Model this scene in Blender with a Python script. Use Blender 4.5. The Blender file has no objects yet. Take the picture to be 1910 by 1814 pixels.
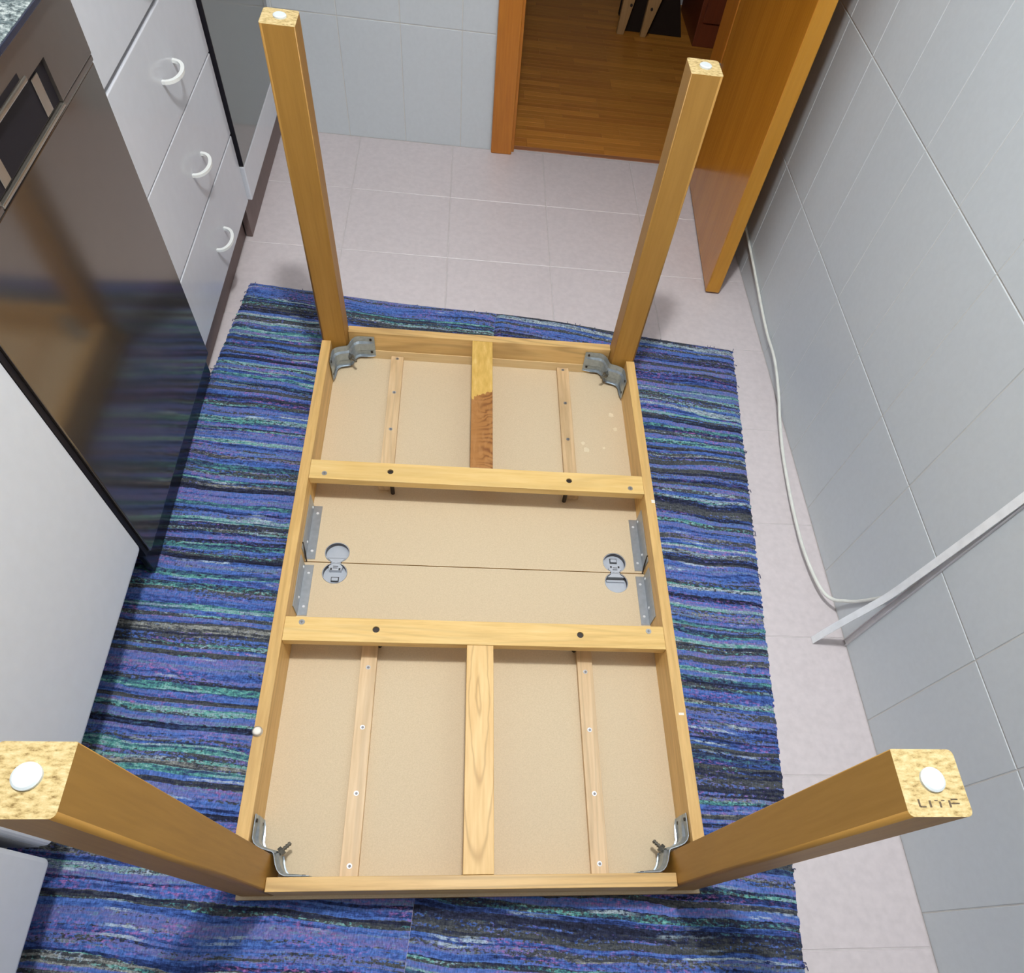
import bpy, bmesh, math, random
from mathutils import Vector, Matrix
random.seed(7)
PI = math.pi
S = bpy.context.scene
C = S.collection

# ------------------------------------------------------------------ camera, light, exposure
D = 0.1028                      # height of the apron rims above the kitchen floor
cam_d = bpy.data.cameras.new('camera')
cam = bpy.data.objects.new('camera', cam_d); C.objects.link(cam)
FPX = 1188.7
cam_d.sensor_fit = 'HORIZONTAL'; cam_d.sensor_width = 36.0
cam_d.lens = 36.0 * FPX / 1910.0
cam_d.shift_x = -12.95 / 1910.0
cam_d.shift_y = 263.3 / 1910.0
cam_d.clip_start = 0.02

def _rx(a, v):
    k = Vector(v); return Matrix.Rotation(a, 3, k)
R = _rx(0.2166, (0, 0, 1)) @ Matrix(((1, 0, 0), (0, -1, 0), (0, 0, -1))) @ (_rx(-0.2135, (0, 0, 1)) @ _rx(0.4856, (1, 0, 0))).transposed()
M = Matrix((R[0], -R[1], -R[2])).transposed()
cam.matrix_world = Matrix.Translation((-0.0508, -0.1031, 1.2019 + D)) @ M.to_4x4()
S.camera = cam

S.view_settings.view_transform = 'Standard'
S.view_settings.look = 'None'
S.view_settings.gamma = 1.0
S.view_settings.use_curve_mapping = False
S.view_settings.exposure = 0.0

w = bpy.data.worlds.new('world'); S.world = w; w.use_nodes = True
w.node_tree.nodes['Background'].inputs[0].default_value = (0.6, 0.7, 0.8, 1)
w.node_tree.nodes['Background'].inputs[1].default_value = 0.02

ld = bpy.data.lights.new('ceiling_lamp_light', 'POINT'); ld.shadow_soft_size = 0.07
ld.energy = 106; ld.color = (0.97, 0.99, 1.0)
lo = bpy.data.objects.new('ceiling_lamp_light', ld); C.objects.link(lo); lo.location = (0.0, 0.62, 2.30)

# ------------------------------------------------------------------ materials
class G:
    """tiny node-graph helper"""
    def __init__(s, name):
        s.m = bpy.data.materials.new(name); s.m.use_nodes = True
        s.t = s.m.node_tree; s.b = s.t.nodes['Principled BSDF']
    def n(s, typ, ins=None, **props):
        x = s.t.nodes.new(typ)
        for k, v in props.items(): setattr(x, k, v)
        for k, v in (ins or {}).items(): s.set(x.inputs[k], v)
        return x
    def set(s, sock, v):
        if isinstance(v, bpy.types.NodeSocket): s.t.links.new(v, sock)
        elif isinstance(v, bpy.types.Node): s.t.links.new(v.outputs[0], sock)
        else: sock.default_value = v
    def math(s, op, a, b=0.0, c=0.0):
        x = s.n('ShaderNodeMath', {0: a, 1: b, 2: c}, operation=op); return x.outputs[0]
    def ramp(s, f, stops, interp='LINEAR'):
        x = s.n('ShaderNodeValToRGB'); s.set(x.inputs[0], f); cr = x.color_ramp; cr.interpolation = interp
        while len(cr.elements) < len(stops): cr.elements.new(0.5)
        for e, (p, c) in zip(cr.elements, stops):
            e.position = p; e.color = (c[0], c[1], c[2], 1) if not isinstance(c, float) else (c, c, c, 1)
        return x.outputs[0]
    def mix(s, f, a, b, mode='MIX'):
        x = s.n('ShaderNodeMix', data_type='RGBA', blend_type=mode)
        s.set(x.inputs[0], f); s.set(x.inputs[6], a); s.set(x.inputs[7], b); return x.outputs[2]
    def obj(s, scale=(1, 1, 1), loc=(0, 0, 0), rot=(0, 0, 0)):
        tc = s.n('ShaderNodeTexCoord')
        return s.n('ShaderNodeMapping', {'Vector': tc.outputs['Object'], 'Scale': scale, 'Location': loc, 'Rotation': rot}).outputs[0]
    def noise(s, vec, scale, detail=3.0, rough=0.5, dist=0.0):
        return s.n('ShaderNodeTexNoise', {'Vector': vec, 'Scale': scale, 'Detail': detail, 'Roughness': rough, 'Distortion': dist}).outputs[0]
    def bump(s, h, strength=0.2, dist=0.001):
        x = s.n('ShaderNodeBump', {'Height': h, 'Strength': strength, 'Distance': dist}); s.set(s.b.inputs['Normal'], x.outputs[0])
    def out(s, col=None, rough=0.5, metal=0.0, coat=0.0, coat_rough=0.1, spec=0.5):
        if col is not None: s.set(s.b.inputs['Base Color'], col if not isinstance(col, tuple) else (*col, 1))
        s.set(s.b.inputs['Roughness'], rough); s.set(s.b.inputs['Metallic'], metal)
        s.b.inputs['Coat Weight'].default_value = coat; s.b.inputs['Coat Roughness'].default_value = coat_rough
        s.b.inputs['Specular IOR Level'].default_value = spec
        return s.m

def lin(r, g, b):
    f = lambda c: (c / 255 / 12.92) if c / 255 <= 0.04045 else ((c / 255 + 0.055) / 1.055) ** 2.4
    return (f(r), f(g), f(b))

def plain(name, col, rough=0.5, metal=0.0, coat=0.0, var=0.06, nscale=40.0, spec=0.5, bump=0.0):
    g = G(name); n = g.noise(g.obj(), nscale, 3)
    lo = tuple(max(0, c * (1 - var)) for c in col); hi = tuple(c * (1 + var) for c in col)
    c = g.ramp(n, [(0.3, lo), (0.7, hi)])
    if bump: g.bump(n, bump, 0.001)
    return g.out(c, rough, metal, coat, spec=spec)

def wood(name, dark, mid, light, axis, rough=0.45, ring=0.35, scale=1.0, coat=0.0, spec=0.5, bands=60.0):
    """pine or veneer; axis = grain direction (0, 1, 2)"""
    g = G(name)
    sc = [1.0, 1.0, 1.0]; sc[axis] = 0.07
    v = g.obj(tuple(sc), loc=(random.random() * 5, random.random() * 5, random.random() * 5))
    n1 = g.noise(v, 130 * scale, 4, 0.6)
    n2 = g.noise(v, 9 * scale, 2, 0.5, 0.6)
    r = g.math('SINE', g.math('MULTIPLY', n2, bands))
    r = g.math('MULTIPLY_ADD', r, 0.5, 0.5)
    r = g.math('POWER', r, 3.0)
    f = g.math('MULTIPLY_ADD', n1, 0.6, g.math('MULTIPLY_ADD', n2, 0.5, -0.05))
    base = g.ramp(f, [(0.3, dark), (0.5, mid), (0.72, light)])
    col = g.mix(g.math('MULTIPLY', r, ring), base, (*[c * 0.62 for c in dark], 1))
    g.bump(n1, 0.08, 0.0006)
    return g.out(col, rough, 0, coat, 0.15, spec)

P_D, P_M, P_L = (0.66, 0.41, 0.125), (0.79, 0.53, 0.19), (0.86, 0.62, 0.27)
m_pine_x = wood('pine_along_x', P_D, P_M, P_L, 0, ring=0.22)
m_pine_y = wood('pine_along_y', P_D, P_M, P_L, 1, ring=0.22)
m_rail_y = wood('rail_along_y', (0.58, 0.345, 0.11), (0.70, 0.445, 0.16), (0.80, 0.54, 0.22), 1, ring=0.25)
m_rail_x = wood('rail_along_x', (0.56, 0.33, 0.11), (0.70, 0.45, 0.17), (0.80, 0.54, 0.23), 0, ring=0.5)
m_veneer = wood('oak_veneer_along_z', (0.345, 0.168, 0.028), (0.405, 0.205, 0.036), (0.46, 0.242, 0.048), 2, rough=0.50, ring=0.10, bands=40, spec=0.5)
m_top_edge = wood('table_edge', (0.42, 0.22, 0.05), (0.50, 0.28, 0.07), (0.56, 0.33, 0.10), 0, rough=0.35, ring=0.1)
m_pale_strip = wood('pale_strip_wood', (0.62, 0.44, 0.20), (0.70, 0.51, 0.26), (0.76, 0.58, 0.32), 0, ring=0.15)
m_batten = wood('beech_batten', (0.55, 0.37, 0.19), (0.68, 0.48, 0.265), (0.78, 0.58, 0.35), 1, ring=0.28)
m_door = wood('door_veneer', (0.44, 0.155, 0.012), (0.52, 0.195, 0.016), (0.60, 0.235, 0.022), 2, rough=0.16, ring=0.10, coat=0.0, bands=30)
m_door_edge = wood('door_edge', (0.46, 0.205, 0.014), (0.53, 0.235, 0.019), (0.57, 0.27, 0.03), 2, rough=0.35, ring=0.08)
m_casing = wood('door_casing', (0.40, 0.13, 0.014), (0.47, 0.165, 0.018), (0.53, 0.20, 0.026), 2, rough=0.35, ring=0.12)
m_cabinet_red = wood('red_brown_cabinet', (0.12, 0.024, 0.008), (0.15, 0.032, 0.010), (0.18, 0.04, 0.013), 2, rough=0.4, ring=0.15)
m_stool_pale = wood('stool_leg_wood', (0.30, 0.17, 0.06), (0.38, 0.22, 0.09), (0.44, 0.28, 0.13), 2, ring=0.15)
m_stool_dark = plain('stool_dark_panel', (0.018, 0.011, 0.008), 0.9, spec=0.15)
m_parquet = [wood('parquet_a', (0.402, 0.153, 0.020), (0.503, 0.204, 0.029), (0.587, 0.247, 0.044), 0, rough=0.42, ring=0.15),
             wood('parquet_b', (0.335, 0.120, 0.016), (0.436, 0.163, 0.022), (0.520, 0.204, 0.032), 0, rough=0.42, ring=0.15),
             wood('parquet_c', (0.487, 0.189, 0.028), (0.587, 0.243, 0.037), (0.671, 0.291, 0.055), 0, rough=0.42, ring=0.15)]
m_threshold = wood('threshold_wood', (0.26, 0.10, 0.045), (0.32, 0.13, 0.06), (0.38, 0.17, 0.08), 0, rough=0.35)

def stile_mat():
    """rear stile: yellow raw end, ragged border, orange figured stretch"""
    g = G('rear_stile_wood')
    v = g.obj()
    sep = g.n('ShaderNodeSeparateXYZ', {0: v})
    x, y = sep.outputs[0], sep.outputs[1]
    n = g.noise(g.obj((1, 0.35, 1)), 70, 3)
    edge = g.math('ADD', y, g.math('MULTIPLY_ADD', n, 0.07, g.math('MULTIPLY', x, -0.55)))
    mask = g.math('GREATER_THAN', edge, 1.232)
    # figured stretch: arched rings
    vy = g.noise(g.obj((1, 1, 1), loc=(3, 1, 0)), 16, 2, 0.5, 0.4)
    ph = g.math('ADD', g.math('MULTIPLY', y, 330), g.math('MULTIPLY', vy, 34))
    rr = g.math('POWER', g.math('MULTIPLY_ADD', g.math('SINE', ph), 0.5, 0.5), 2.0)
    side = g.n('ShaderNodeMapRange', {0: x, 1: -0.012, 2: 0.012}).outputs[0]
    rr = g.math('MULTIPLY', rr, g.math('MULTIPLY_ADD', side, 0.75, 0.12))
    fig = g.mix(rr, (0.40, 0.175, 0.045, 1), (0.19, 0.062, 0.012, 1))
    fig = g.mix(g.math('MULTIPLY', g.math('GREATER_THAN', n, 0.56), 0.25), fig, (0.50, 0.25, 0.085, 1))
    yel = g.ramp(g.noise(g.obj((1, 0.25, 1), rot=(0, 0, 0.6)), 120, 4), [(0.3, (0.60, 0.36, 0.07)), (0.6, (0.72, 0.46, 0.12)), (0.8, (0.80, 0.58, 0.21))])
    return g.out(g.mix(mask, fig, yel), 0.5)
m_stile = stile_mat()

def stile_near_mat():
    g = G('front_stile_wood')
    v = g.obj(); sep = g.n('ShaderNodeSeparateXYZ', {0: v}); x, y = sep.outputs[0], sep.outputs[1]
    # nested cathedral grain: distance from a point stretched along y
    wob = g.noise(g.obj((1, 0.3, 1)), 40, 2)
    dx = g.math('MULTIPLY', g.math('ADD', x, g.math('MULTIPLY_ADD', wob, 0.016, -0.008)), 9.0)
    dy = g.math('SUBTRACT', y, 0.36)
    d = g.math('SQRT', g.math('ADD', g.math('MULTIPLY', dx, dx), g.math('MULTIPLY', dy, dy)))
    s = g.math('POWER', g.math('MULTIPLY_ADD', g.math('SINE', g.math('MULTIPLY', d, 46)), 0.5, 0.5), 14.0)
    n1 = g.noise(g.obj((1, 0.07, 1)), 130, 4)
    base = g.ramp(n1, [(0.3, (0.70, 0.43, 0.15)), (0.7, (0.84, 0.57, 0.24))])
    return g.out(g.mix(g.math('MULTIPLY', s, 0.55), base, (0.42, 0.22, 0.055, 1)), 0.5)
m_stile_near = stile_near_mat()

def mdf():
    g = G('fibreboard'); n = g.noise(g.obj(), 420, 3, 0.7); n2 = g.noise(g.obj(), 5, 2)
    c = g.ramp(n, [(0.3, (0.60, 0.475, 0.305)), (0.7, (0.70, 0.565, 0.375))])
    c = g.mix(g.math('MULTIPLY', n2, 0.12), c, (0.62, 0.50, 0.36, 1))
    return g.out(c, 0.6, spec=0.3)
m_mdf = mdf()

def chip():
    g = G('chipboard_end_grain')
    v = g.n('ShaderNodeTexVoronoi', {'Vector': g.obj((1, 0.35, 1)), 'Scale': 420.0, 'Randomness': 1.0})
    n = g.noise(g.obj((0.45, 1, 1)), 260, 4, 0.65)
    c = g.ramp(n, [(0.30, (0.20, 0.12, 0.03)), (0.40, (0.46, 0.33, 0.13)), (0.50, (0.60, 0.45, 0.20)), (0.72, (0.74, 0.60, 0.33))])
    c = g.mix(g.math('MULTIPLY', g.math('LESS_THAN', v.outputs[0], 0.16), 0.35), c, (0.40, 0.27, 0.09, 1))
    g.bump(n, 0.3, 0.001)
    return g.out(c, 0.75)
m_chip = chip()

m_floor_tile = plain('floor_tile_glaze', (0.66, 0.60, 0.605), 0.42, var=0.05, nscale=60)
m_wall_tile = plain('wall_tile_glaze', (0.585, 0.628, 0.652), 0.42, var=0.02, nscale=90)
m_grout = plain('grout', (0.62, 0.61, 0.58), 0.8)
m_floor_grout = plain('floor_grout', (0.60, 0.555, 0.55), 0.85)
m_white_wall = plain('white_paint', (0.38, 0.38, 0.39), 0.7)
m_lacquer = plain('white_lacquer', (0.63, 0.65, 0.69), 0.14, var=0.015)
m_lacquer2 = plain('white_door_foil', (0.74, 0.765, 0.80), 0.4, var=0.015)
m_handle = plain('white_handle', (0.86, 0.88, 0.85), 0.25, var=0.01)
m_carcass = plain('cabinet_carcass', (0.5, 0.5, 0.5), 0.5)
m_plinth = plain('plinth_brown', (0.16, 0.11, 0.10), 0.5)
m_black = plain('black_plastic', (0.010, 0.009, 0.013), 0.45, spec=0.25)
m_void = plain('dark_void', (0.02, 0.018, 0.018), 0.8)
m_toe = plain('toe_plastic', (0.012, 0.014, 0.020), 0.22)
m_steel_dark = plain('dark_steel_door', (0.225, 0.195, 0.165), 0.13, metal=0.85, var=0.02)
m_steel_panel = plain('dark_steel_panel', (0.27, 0.24, 0.215), 0.30, metal=0.85, var=0.02)
m_steel_lip = plain('bright_steel_lip', (0.55, 0.52, 0.45), 0.25, metal=0.9)
m_oven_glass = plain('oven_glass', (0.085, 0.085, 0.075), 0.12, var=0.02, coat=0.6, spec=0.6)
m_zinc = plain('zinc_steel', (0.36, 0.42, 0.47), 0.30, metal=0.7, var=0.12, nscale=120)
m_zinc_flat = plain('zinc_strip', (0.42, 0.45, 0.48), 0.40, metal=0.7, var=0.08, nscale=90)
m_screw = plain('screw_steel', (0.50, 0.51, 0.53), 0.36, metal=0.9)
m_rivet = plain('bright_rivet', (0.86, 0.87, 0.88), 0.35, metal=0.3)
m_screw_dark = plain('screw_recess', (0.20, 0.19, 0.185), 0.5, metal=0.4)
m_bolt = plain('dark_bolt', (0.045, 0.035, 0.030), 0.45, metal=0.5)
m_bolt2 = plain('thread_steel', (0.20, 0.19, 0.16), 0.4, metal=0.8)
m_hinge = plain('hinge_zinc', (0.56, 0.60, 0.66), 0.38, metal=0.35, var=0.04)
m_hinge_wall_shade = plain('hinge_wall_shade', (0.075, 0.072, 0.08), 0.5, metal=0.0)  # shade inside the hinge cup put into its wall colour
m_slot = plain('hinge_slot', (0.03, 0.032, 0.035), 0.6)
m_glide = plain('white_glide', (0.66, 0.72, 0.73), 0.35, var=0.02)
m_ink = plain('stencil_ink', (0.12, 0.085, 0.05), 0.8, var=0.4, nscale=600)
m_spot = plain('glue_spot', (0.74, 0.63, 0.44), 0.5)
m_mark = plain('white_mark', (0.88, 0.82, 0.72), 0.5)
m_cable = plain('white_cable_pvc', (0.80, 0.82, 0.76), 0.4)
m_trunk = plain('white_trunking_pvc', (0.90, 0.93, 0.95), 0.35)
m_trunk_base = plain('trunking_base_pvc', (0.78, 0.76, 0.77), 0.5)

def granite():
    g = G('speckled_granite')
    n = g.noise(g.obj(), 130, 4, 0.7); n2 = g.noise(g.obj(), 55, 3, 0.6)
    c = g.ramp(n, [(0.36, (0.03, 0.045, 0.05)), (0.48, (0.20, 0.25, 0.25)), (0.58, (0.46, 0.52, 0.50)), (0.70, (0.72, 0.76, 0.74))])
    c = g.mix(g.ramp(n2, [(0.5, 0.0), (0.62, 0.7)]), c, (0.07, 0.11, 0.12, 1))
    return g.out(c, 0.15)
m_granite = granite()
m_edge_reflection = plain('granite_edge_reflection', (0.025, 0.03, 0.055), 0.25)  # dark reflection on the granite edge painted in as its colour

def rug_mat(name, seed):
    """rag weave: bands of wefts in turn blue, dark and pale, mottled thread by thread"""
    g = G(name)
    v = g.obj(); sep = g.n('ShaderNodeSeparateXYZ', {0: v}); x, y = sep.outputs[0], sep.outputs[1]
    comb = lambda a, b: g.n('ShaderNodeCombineXYZ', {0: a, 1: b, 2: seed}).outputs[0]
    mx = lambda k: g.math('MULTIPLY', x, k); my = lambda k: g.math('MULTIPLY', y, k)
    wob = g.noise(comb(mx(3.2), my(5.0)), 1.0, 2)
    yy = g.math('ADD', y, g.math('MULTIPLY_ADD', wob, 0.050, -0.025))
    fray = g.noise(comb(mx(45.0), my(160.0)), 1.0, 2, 0.6)
    yf = g.math('ADD', yy, g.math('MULTIPLY_ADD', fray, 0.006, -0.003))
    row = g.math('FLOOR', g.math('MULTIPLY', yf, 1 / 0.0050))
    jit = g.noise(comb(0.0, my(22.0)), 1.0, 1)
    band = g.math('ADD', g.math('MULTIPLY', yf, 1 / 0.0125), g.math('MULTIPLY', jit, 3.0))
    bi = g.math('FLOOR', band)
    wn = lambda val, k: g.n('ShaderNodeTexWhiteNoise', {'W': g.math('ADD', val, seed * 7.31 + k)}, noise_dimensions='1D').outputs[0]
    odd = g.math('MODULO', g.math('ADD', bi, 400.0), 3.0)
    cat = wn(bi, 0.0); rr = wn(row, 1000.5)
    seg = g.noise(comb(mx(6.0), g.math('MULTIPLY', row, 5.37)), 1.0, 2, 0.6)
    fine = g.noise(comb(mx(62.0), my(170.0)), 1.0, 4, 0.75)
    jig = g.math('MULTIPLY_ADD', g.math('SUBTRACT', seg, 0.5), 0.75, g.math('MULTIPLY', g.math('SUBTRACT', rr, 0.5), 0.36))
    jig = g.math('MULTIPLY_ADD', g.math('SUBTRACT', fine, 0.5), 1.0, jig)
    tb_ = g.math('ADD', g.math('MULTIPLY_ADD', cat, 0.42, 0.29), jig)
    blue = g.ramp(tb_, [(0.04, (0.012, 0.018, 0.050)), (0.22, (0.022, 0.040, 0.13)), (0.38, (0.042, 0.085, 0.27)), (0.50, (0.062, 0.135, 0.38)),
                        (0.62, (0.085, 0.130, 0.34)), (0.74, (0.125, 0.118, 0.29)), (0.86, (0.11, 0.20, 0.31)), (1.0, (0.035, 0.055, 0.15))])
    dark = g.ramp(tb_, [(0.10, (0.012, 0.013, 0.022)), (0.30, (0.022, 0.026, 0.055)), (0.46, (0.040, 0.045, 0.052)), (0.58, (0.075, 0.080, 0.080)),
                        (0.70, (0.030, 0.035, 0.050)), (0.82, (0.15, 0.155, 0.145)), (0.93, (0.25, 0.26, 0.24))])
    pale = g.ramp(tb_, [(0.12, (0.016, 0.022, 0.065)), (0.28, (0.035, 0.060, 0.13)), (0.40, (0.05, 0.15, 0.17)), (0.50, (0.090, 0.28, 0.24)),
                        (0.60, (0.23, 0.36, 0.36)), (0.68, (0.10, 0.12, 0.24)), (0.80, (0.38, 0.46, 0.46)), (0.92, (0.07, 0.085, 0.12))])
    alt = g.math('MULTIPLY', g.math('MODULO', g.math('ADD', bi, 400.0), 2.0), 0.38)
    selr = g.math('ADD', g.math('MULTIPLY_ADD', wn(bi, 55.2), 0.62, alt), g.math('MULTIPLY', g.math('SUBTRACT', g.noise(comb(mx(4.5), g.math('MULTIPLY', row, 2.17)), 1.0, 2, 0.6), 0.5), 0.62))
    selr = g.math('ADD', selr, g.math('MULTIPLY', g.math('SUBTRACT', g.noise(comb(mx(120.0), my(190.0)), 1.0, 2, 0.6), 0.5), 0.55))
    isd = g.ramp(selr, [(0.47, 0.0), (0.53, 1.0)]); isp = g.ramp(selr, [(0.79, 0.0), (0.85, 1.0)])
    col = g.mix(isd, blue, dark); col = g.mix(isp, col, pale)
    pk = g.noise(comb(mx(85.0), my(190.0)), 1.0, 3, 0.65)
    area = g.ramp(g.noise(comb(mx(5.0), my(22.0)), 1.0, 1), [(0.45, 0.0), (0.62, 1.0)])
    pm = g.math('MULTIPLY', g.math('MULTIPLY', g.ramp(pk, [(0.50, 0.0), (0.66, 0.85)]), g.math('SUBTRACT', 1.0, isd)), area)
    col = g.mix(pm, col, (0.32, 0.12, 0.30, 1))
    ps = g.noise(comb(mx(3.5), g.math('MULTIPLY', row, 3.11)), 1.0, 2, 0.6)
    pmask = g.math('MULTIPLY', g.ramp(ps, [(0.64, 0.0), (0.69, 1.0)]), g.ramp(fine, [(0.40, 0.0), (0.52, 0.8)]))
    col = g.mix(pmask, col, (0.34, 0.42, 0.46, 1))
    warp = g.noise(comb(mx(330.0), my(120.0)), 1.0, 2)
    f2 = g.ramp(g.math('MULTIPLY_ADD', warp, 0.7, g.math('MULTIPLY', fine, 0.3)), [(0.3, 0.68), (0.7, 1.85)])
    col = g.mix(1.0, col, f2, 'MULTIPLY')
    g.bump(warp, 0.5, 0.002)
    return g.out(col, 0.95, spec=0.15)

# ------------------------------------------------------------------ geometry helpers
def link(name, me, mats, parent=None, smooth=False):
    o = bpy.data.objects.new(name, me)
    C.objects.link(o)
    if not isinstance(mats, (list, tuple)): mats = [mats]
    if not me.materials:
        for m in mats: me.materials.append(m)
    if parent is not None: o.parent = parent
    if smooth:
        for p in me.polygons: p.use_smooth = True
    return o
def done(name, bm, mats, parent=None, smooth=False):
    bmesh.ops.recalc_face_normals(bm, faces=bm.faces)
    me = bpy.data.meshes.new(name); bm.to_mesh(me); bm.free()
    return link(name, me, mats, parent, smooth)
def tag(o, label=None, cat=None, group=None, kind=None):
    if label: o['label'] = label
    if cat: o['category'] = cat
    if group: o['group'] = group
    if kind: o['kind'] = kind
    return o
def empty(name, loc=(0, 0, 0), rz=0.0, parent=None):
    o = bpy.data.objects.new(name, None); C.objects.link(o); o.location = loc; o.rotation_euler = (0, 0, rz)
    o.empty_display_size = 0.05
    if parent is not None: o.parent = parent
    return o
def abox(bm, x0, x1, y0, y1, z0, z1, bev=0.0, seg=2, mi=0):
    r = bmesh.ops.create_cube(bm, size=1.0)
    vs = r['verts']
    for v in vs:
        v.co = Vector((x0 + (v.co.x + .5) * (x1 - x0), y0 + (v.co.y + .5) * (y1 - y0), z0 + (v.co.z + .5) * (z1 - z0)))
    fs = set(f for v in vs for f in v.link_faces)
    for f in fs: f.material_index = mi
    if bev > 0:
        es = set(e for v in vs for e in v.link_edges)
        bmesh.ops.bevel(bm, geom=list(es), offset=bev, segments=seg, affect='EDGES', profile=0.5)
    return vs
def box(name, x0, x1, y0, y1, z0, z1, m, parent=None, bev=0.0, seg=2):
    bm = bmesh.new(); abox(bm, x0, x1, y0, y1, z0, z1, bev, seg)
    return done(name, bm, m, parent)
def acyl(bm, c, axis, r, h, n=20, r2=None, mi=0):
    """cylinder starting at c along axis"""
    axis = Vector(axis).normalized(); c = Vector(c)
    q = axis.to_track_quat('Z', 'Y').to_matrix().to_4x4()
    before = set(bm.faces)
    bmesh.ops.create_cone(bm, cap_ends=True, segments=n, radius1=r, radius2=r if r2 is None else r2, depth=h,
                          matrix=Matrix.Translation(c + axis * h / 2) @ q)
    for f in set(bm.faces) - before: f.material_index = mi
def atube(bm, pts, r, n=10, closed_ends=True):
    pts = [Vector(p) for p in pts]; rings = []
    up = Vector((0.13, 0.2, 1)).normalized()
    for i, p in enumerate(pts):
        t = (pts[min(i + 1, len(pts) - 1)] - pts[max(i - 1, 0)]).normalized()
        a = t.cross(up).normalized(); b = a.cross(t).normalized()
        rr = r[i] if isinstance(r, (list, tuple)) else r
        rings.append([bm.verts.new(p + rr * (math.cos(2 * PI * k / n) * a + math.sin(2 * PI * k / n) * b)) for k in range(n)])
    for i in range(len(rings) - 1):
        for k in range(n):
            bm.faces.new((rings[i][k], rings[i][(k + 1) % n], rings[i + 1][(k + 1) % n], rings[i + 1][k]))
    if closed_ends: bm.faces.new(rings[0][::-1]); bm.faces.new(rings[-1])
def aprism(bm, poly, z0, z1):
    """poly = list of (x, y) counter-clockwise, extruded in z"""
    lo = [bm.verts.new((x, y, z0)) for x, y in poly]; hi = [bm.verts.new((x, y, z1)) for x, y in poly]
    n = len(poly)
    bm.faces.new(lo[::-1]); bm.faces.new(hi)
    for i in range(n): bm.faces.new((lo[i], lo[(i + 1) % n], hi[(i + 1) % n], hi[i]))
def spline(pts, k=8):
    pts = [Vector(p) for p in pts]; out = []
    P = [pts[0]] + pts + [pts[-1]]
    for i in range(1, len(P) - 2):
        p0, p1, p2, p3 = P[i - 1], P[i], P[i + 1], P[i + 2]
        for j in range(k):
            t = j / k
            out.append(0.5 * ((2 * p1) + (p2 - p0) * t + (2 * p0 - 5 * p1 + 4 * p2 - p3) * t * t + (3 * p1 - p0 - 3 * p2 + p3) * t ** 3))
    out.append(pts[-1]); return out
def cut(o, bm):
    """subtract the closed shapes in bm from object o"""
    bmesh.ops.recalc_face_normals(bm, faces=bm.faces)
    me = bpy.data.meshes.new('cutter'); bm.to_mesh(me); bm.free()
    c = bpy.data.objects.new('cutter', me); C.objects.link(c)
    md = o.modifiers.new('cut', 'BOOLEAN'); md.operation = 'DIFFERENCE'; md.object = c; md.solver = 'EXACT'
    dg = bpy.context.evaluated_depsgraph_get(); dg.update()
    new = bpy.data.meshes.new_from_object(o.evaluated_get(dg))
    o.modifiers.clear(); old = o.data; o.data = new
    bpy.data.objects.remove(c); bpy.data.meshes.remove(me); bpy.data.meshes.remove(old)

# ------------------------------------------------------------------ setting: kitchen shell
WX, BY = 0.890, 2.575            # right wall face, back wall face
ZC = 2.46
tile_mesh = {}
def tile_me(kind, a, b, th, m, bev=0.0015):
    key = (kind, round(a, 4), round(b, 4))
    if key not in tile_mesh:
        bm = bmesh.new()
        h = bev
        lo = [bm.verts.new((x, y, 0)) for x, y in ((0, 0), (a, 0), (a, b), (0, b))]
        mid = [bm.verts.new((x, y, th - h)) for x, y in ((0, 0), (a, 0), (a, b), (0, b))]
        hi = [bm.verts.new((x, y, th)) for x, y in ((h, h), (a - h, h), (a - h, b - h), (h, b - h))]
        for A, B in ((lo, mid), (mid, hi)):
            for i in range(4): bm.faces.new((A[i], A[(i + 1) % 4], B[(i + 1) % 4], B[i]))
        bm.faces.new(hi); bm.faces.new(lo[::-1])
        bmesh.ops.recalc_face_normals(bm, faces=bm.faces)
        me = bpy.data.meshes.new('tile'); bm.to_mesh(me); bm.free(); me.materials.append(m)
        tile_mesh[key] = me
    return tile_mesh[key]

floor = box('floor', -1.32, 0.9, -1.7, 2.60, -0.06, -0.0012, m_floor_grout); tag(floor, kind='structure')
TP, J = 0.3365, 0.0024
xs = [0.2275 + TP * k for k in range(-4, 3)]; ys = [2.2475 + TP * k for k in range(-8, 2)]
for i in range(len(xs) - 1):
    for j in range(len(ys)):
        x0, x1 = xs[i] + J / 2, min(xs[i + 1] - J / 2, WX - 0.001)
        y0, y1 = ys[j] + J / 2, min(ys[j] + TP - J / 2, 2.598)
        if y1 - y0 < 0.02: continue
        o = link('floor_tile', tile_me('f', x1 - x0, y1 - y0, 0.006, m_floor_tile), m_floor_tile, floor)
        o.location = (x0, y0, -0.006)

# right wall: grout slab with 20 x 33.5 cm tiles
wall_right = box('wall_right', WX + 0.0015, WX + 0.11, -1.7, 2.60, -0.06, ZC, m_grout); tag(wall_right, kind='structure')
TY, TZ, JW = 0.2007, 0.3365, 0.0026
RX = Matrix(((0, 0, -1), (-1, 0, 0), (0, 1, 0)))   # local x -> -y, y -> z, z(out) -> -x
def wall_tile(parent, w, h, loc, rot):
    o = link('wall_tile', tile_me('w', w, h, 0.006, m_wall_tile, 0.0009), m_wall_tile, parent)
    o.matrix_local = Matrix.Translation(loc) @ rot.to_4x4()
for k in range(-5, 12):
    for r in range(5):
        y0 = 0.154 + TY * k + JW / 2; y1 = min(y0 + TY - JW, BY - 0.001); z0 = TZ * r + JW / 2 + 0.0005
        wall_tile(wall_right, y1 - y0, TZ - JW, (WX + 0.006, y1, z0), RX)
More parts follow.
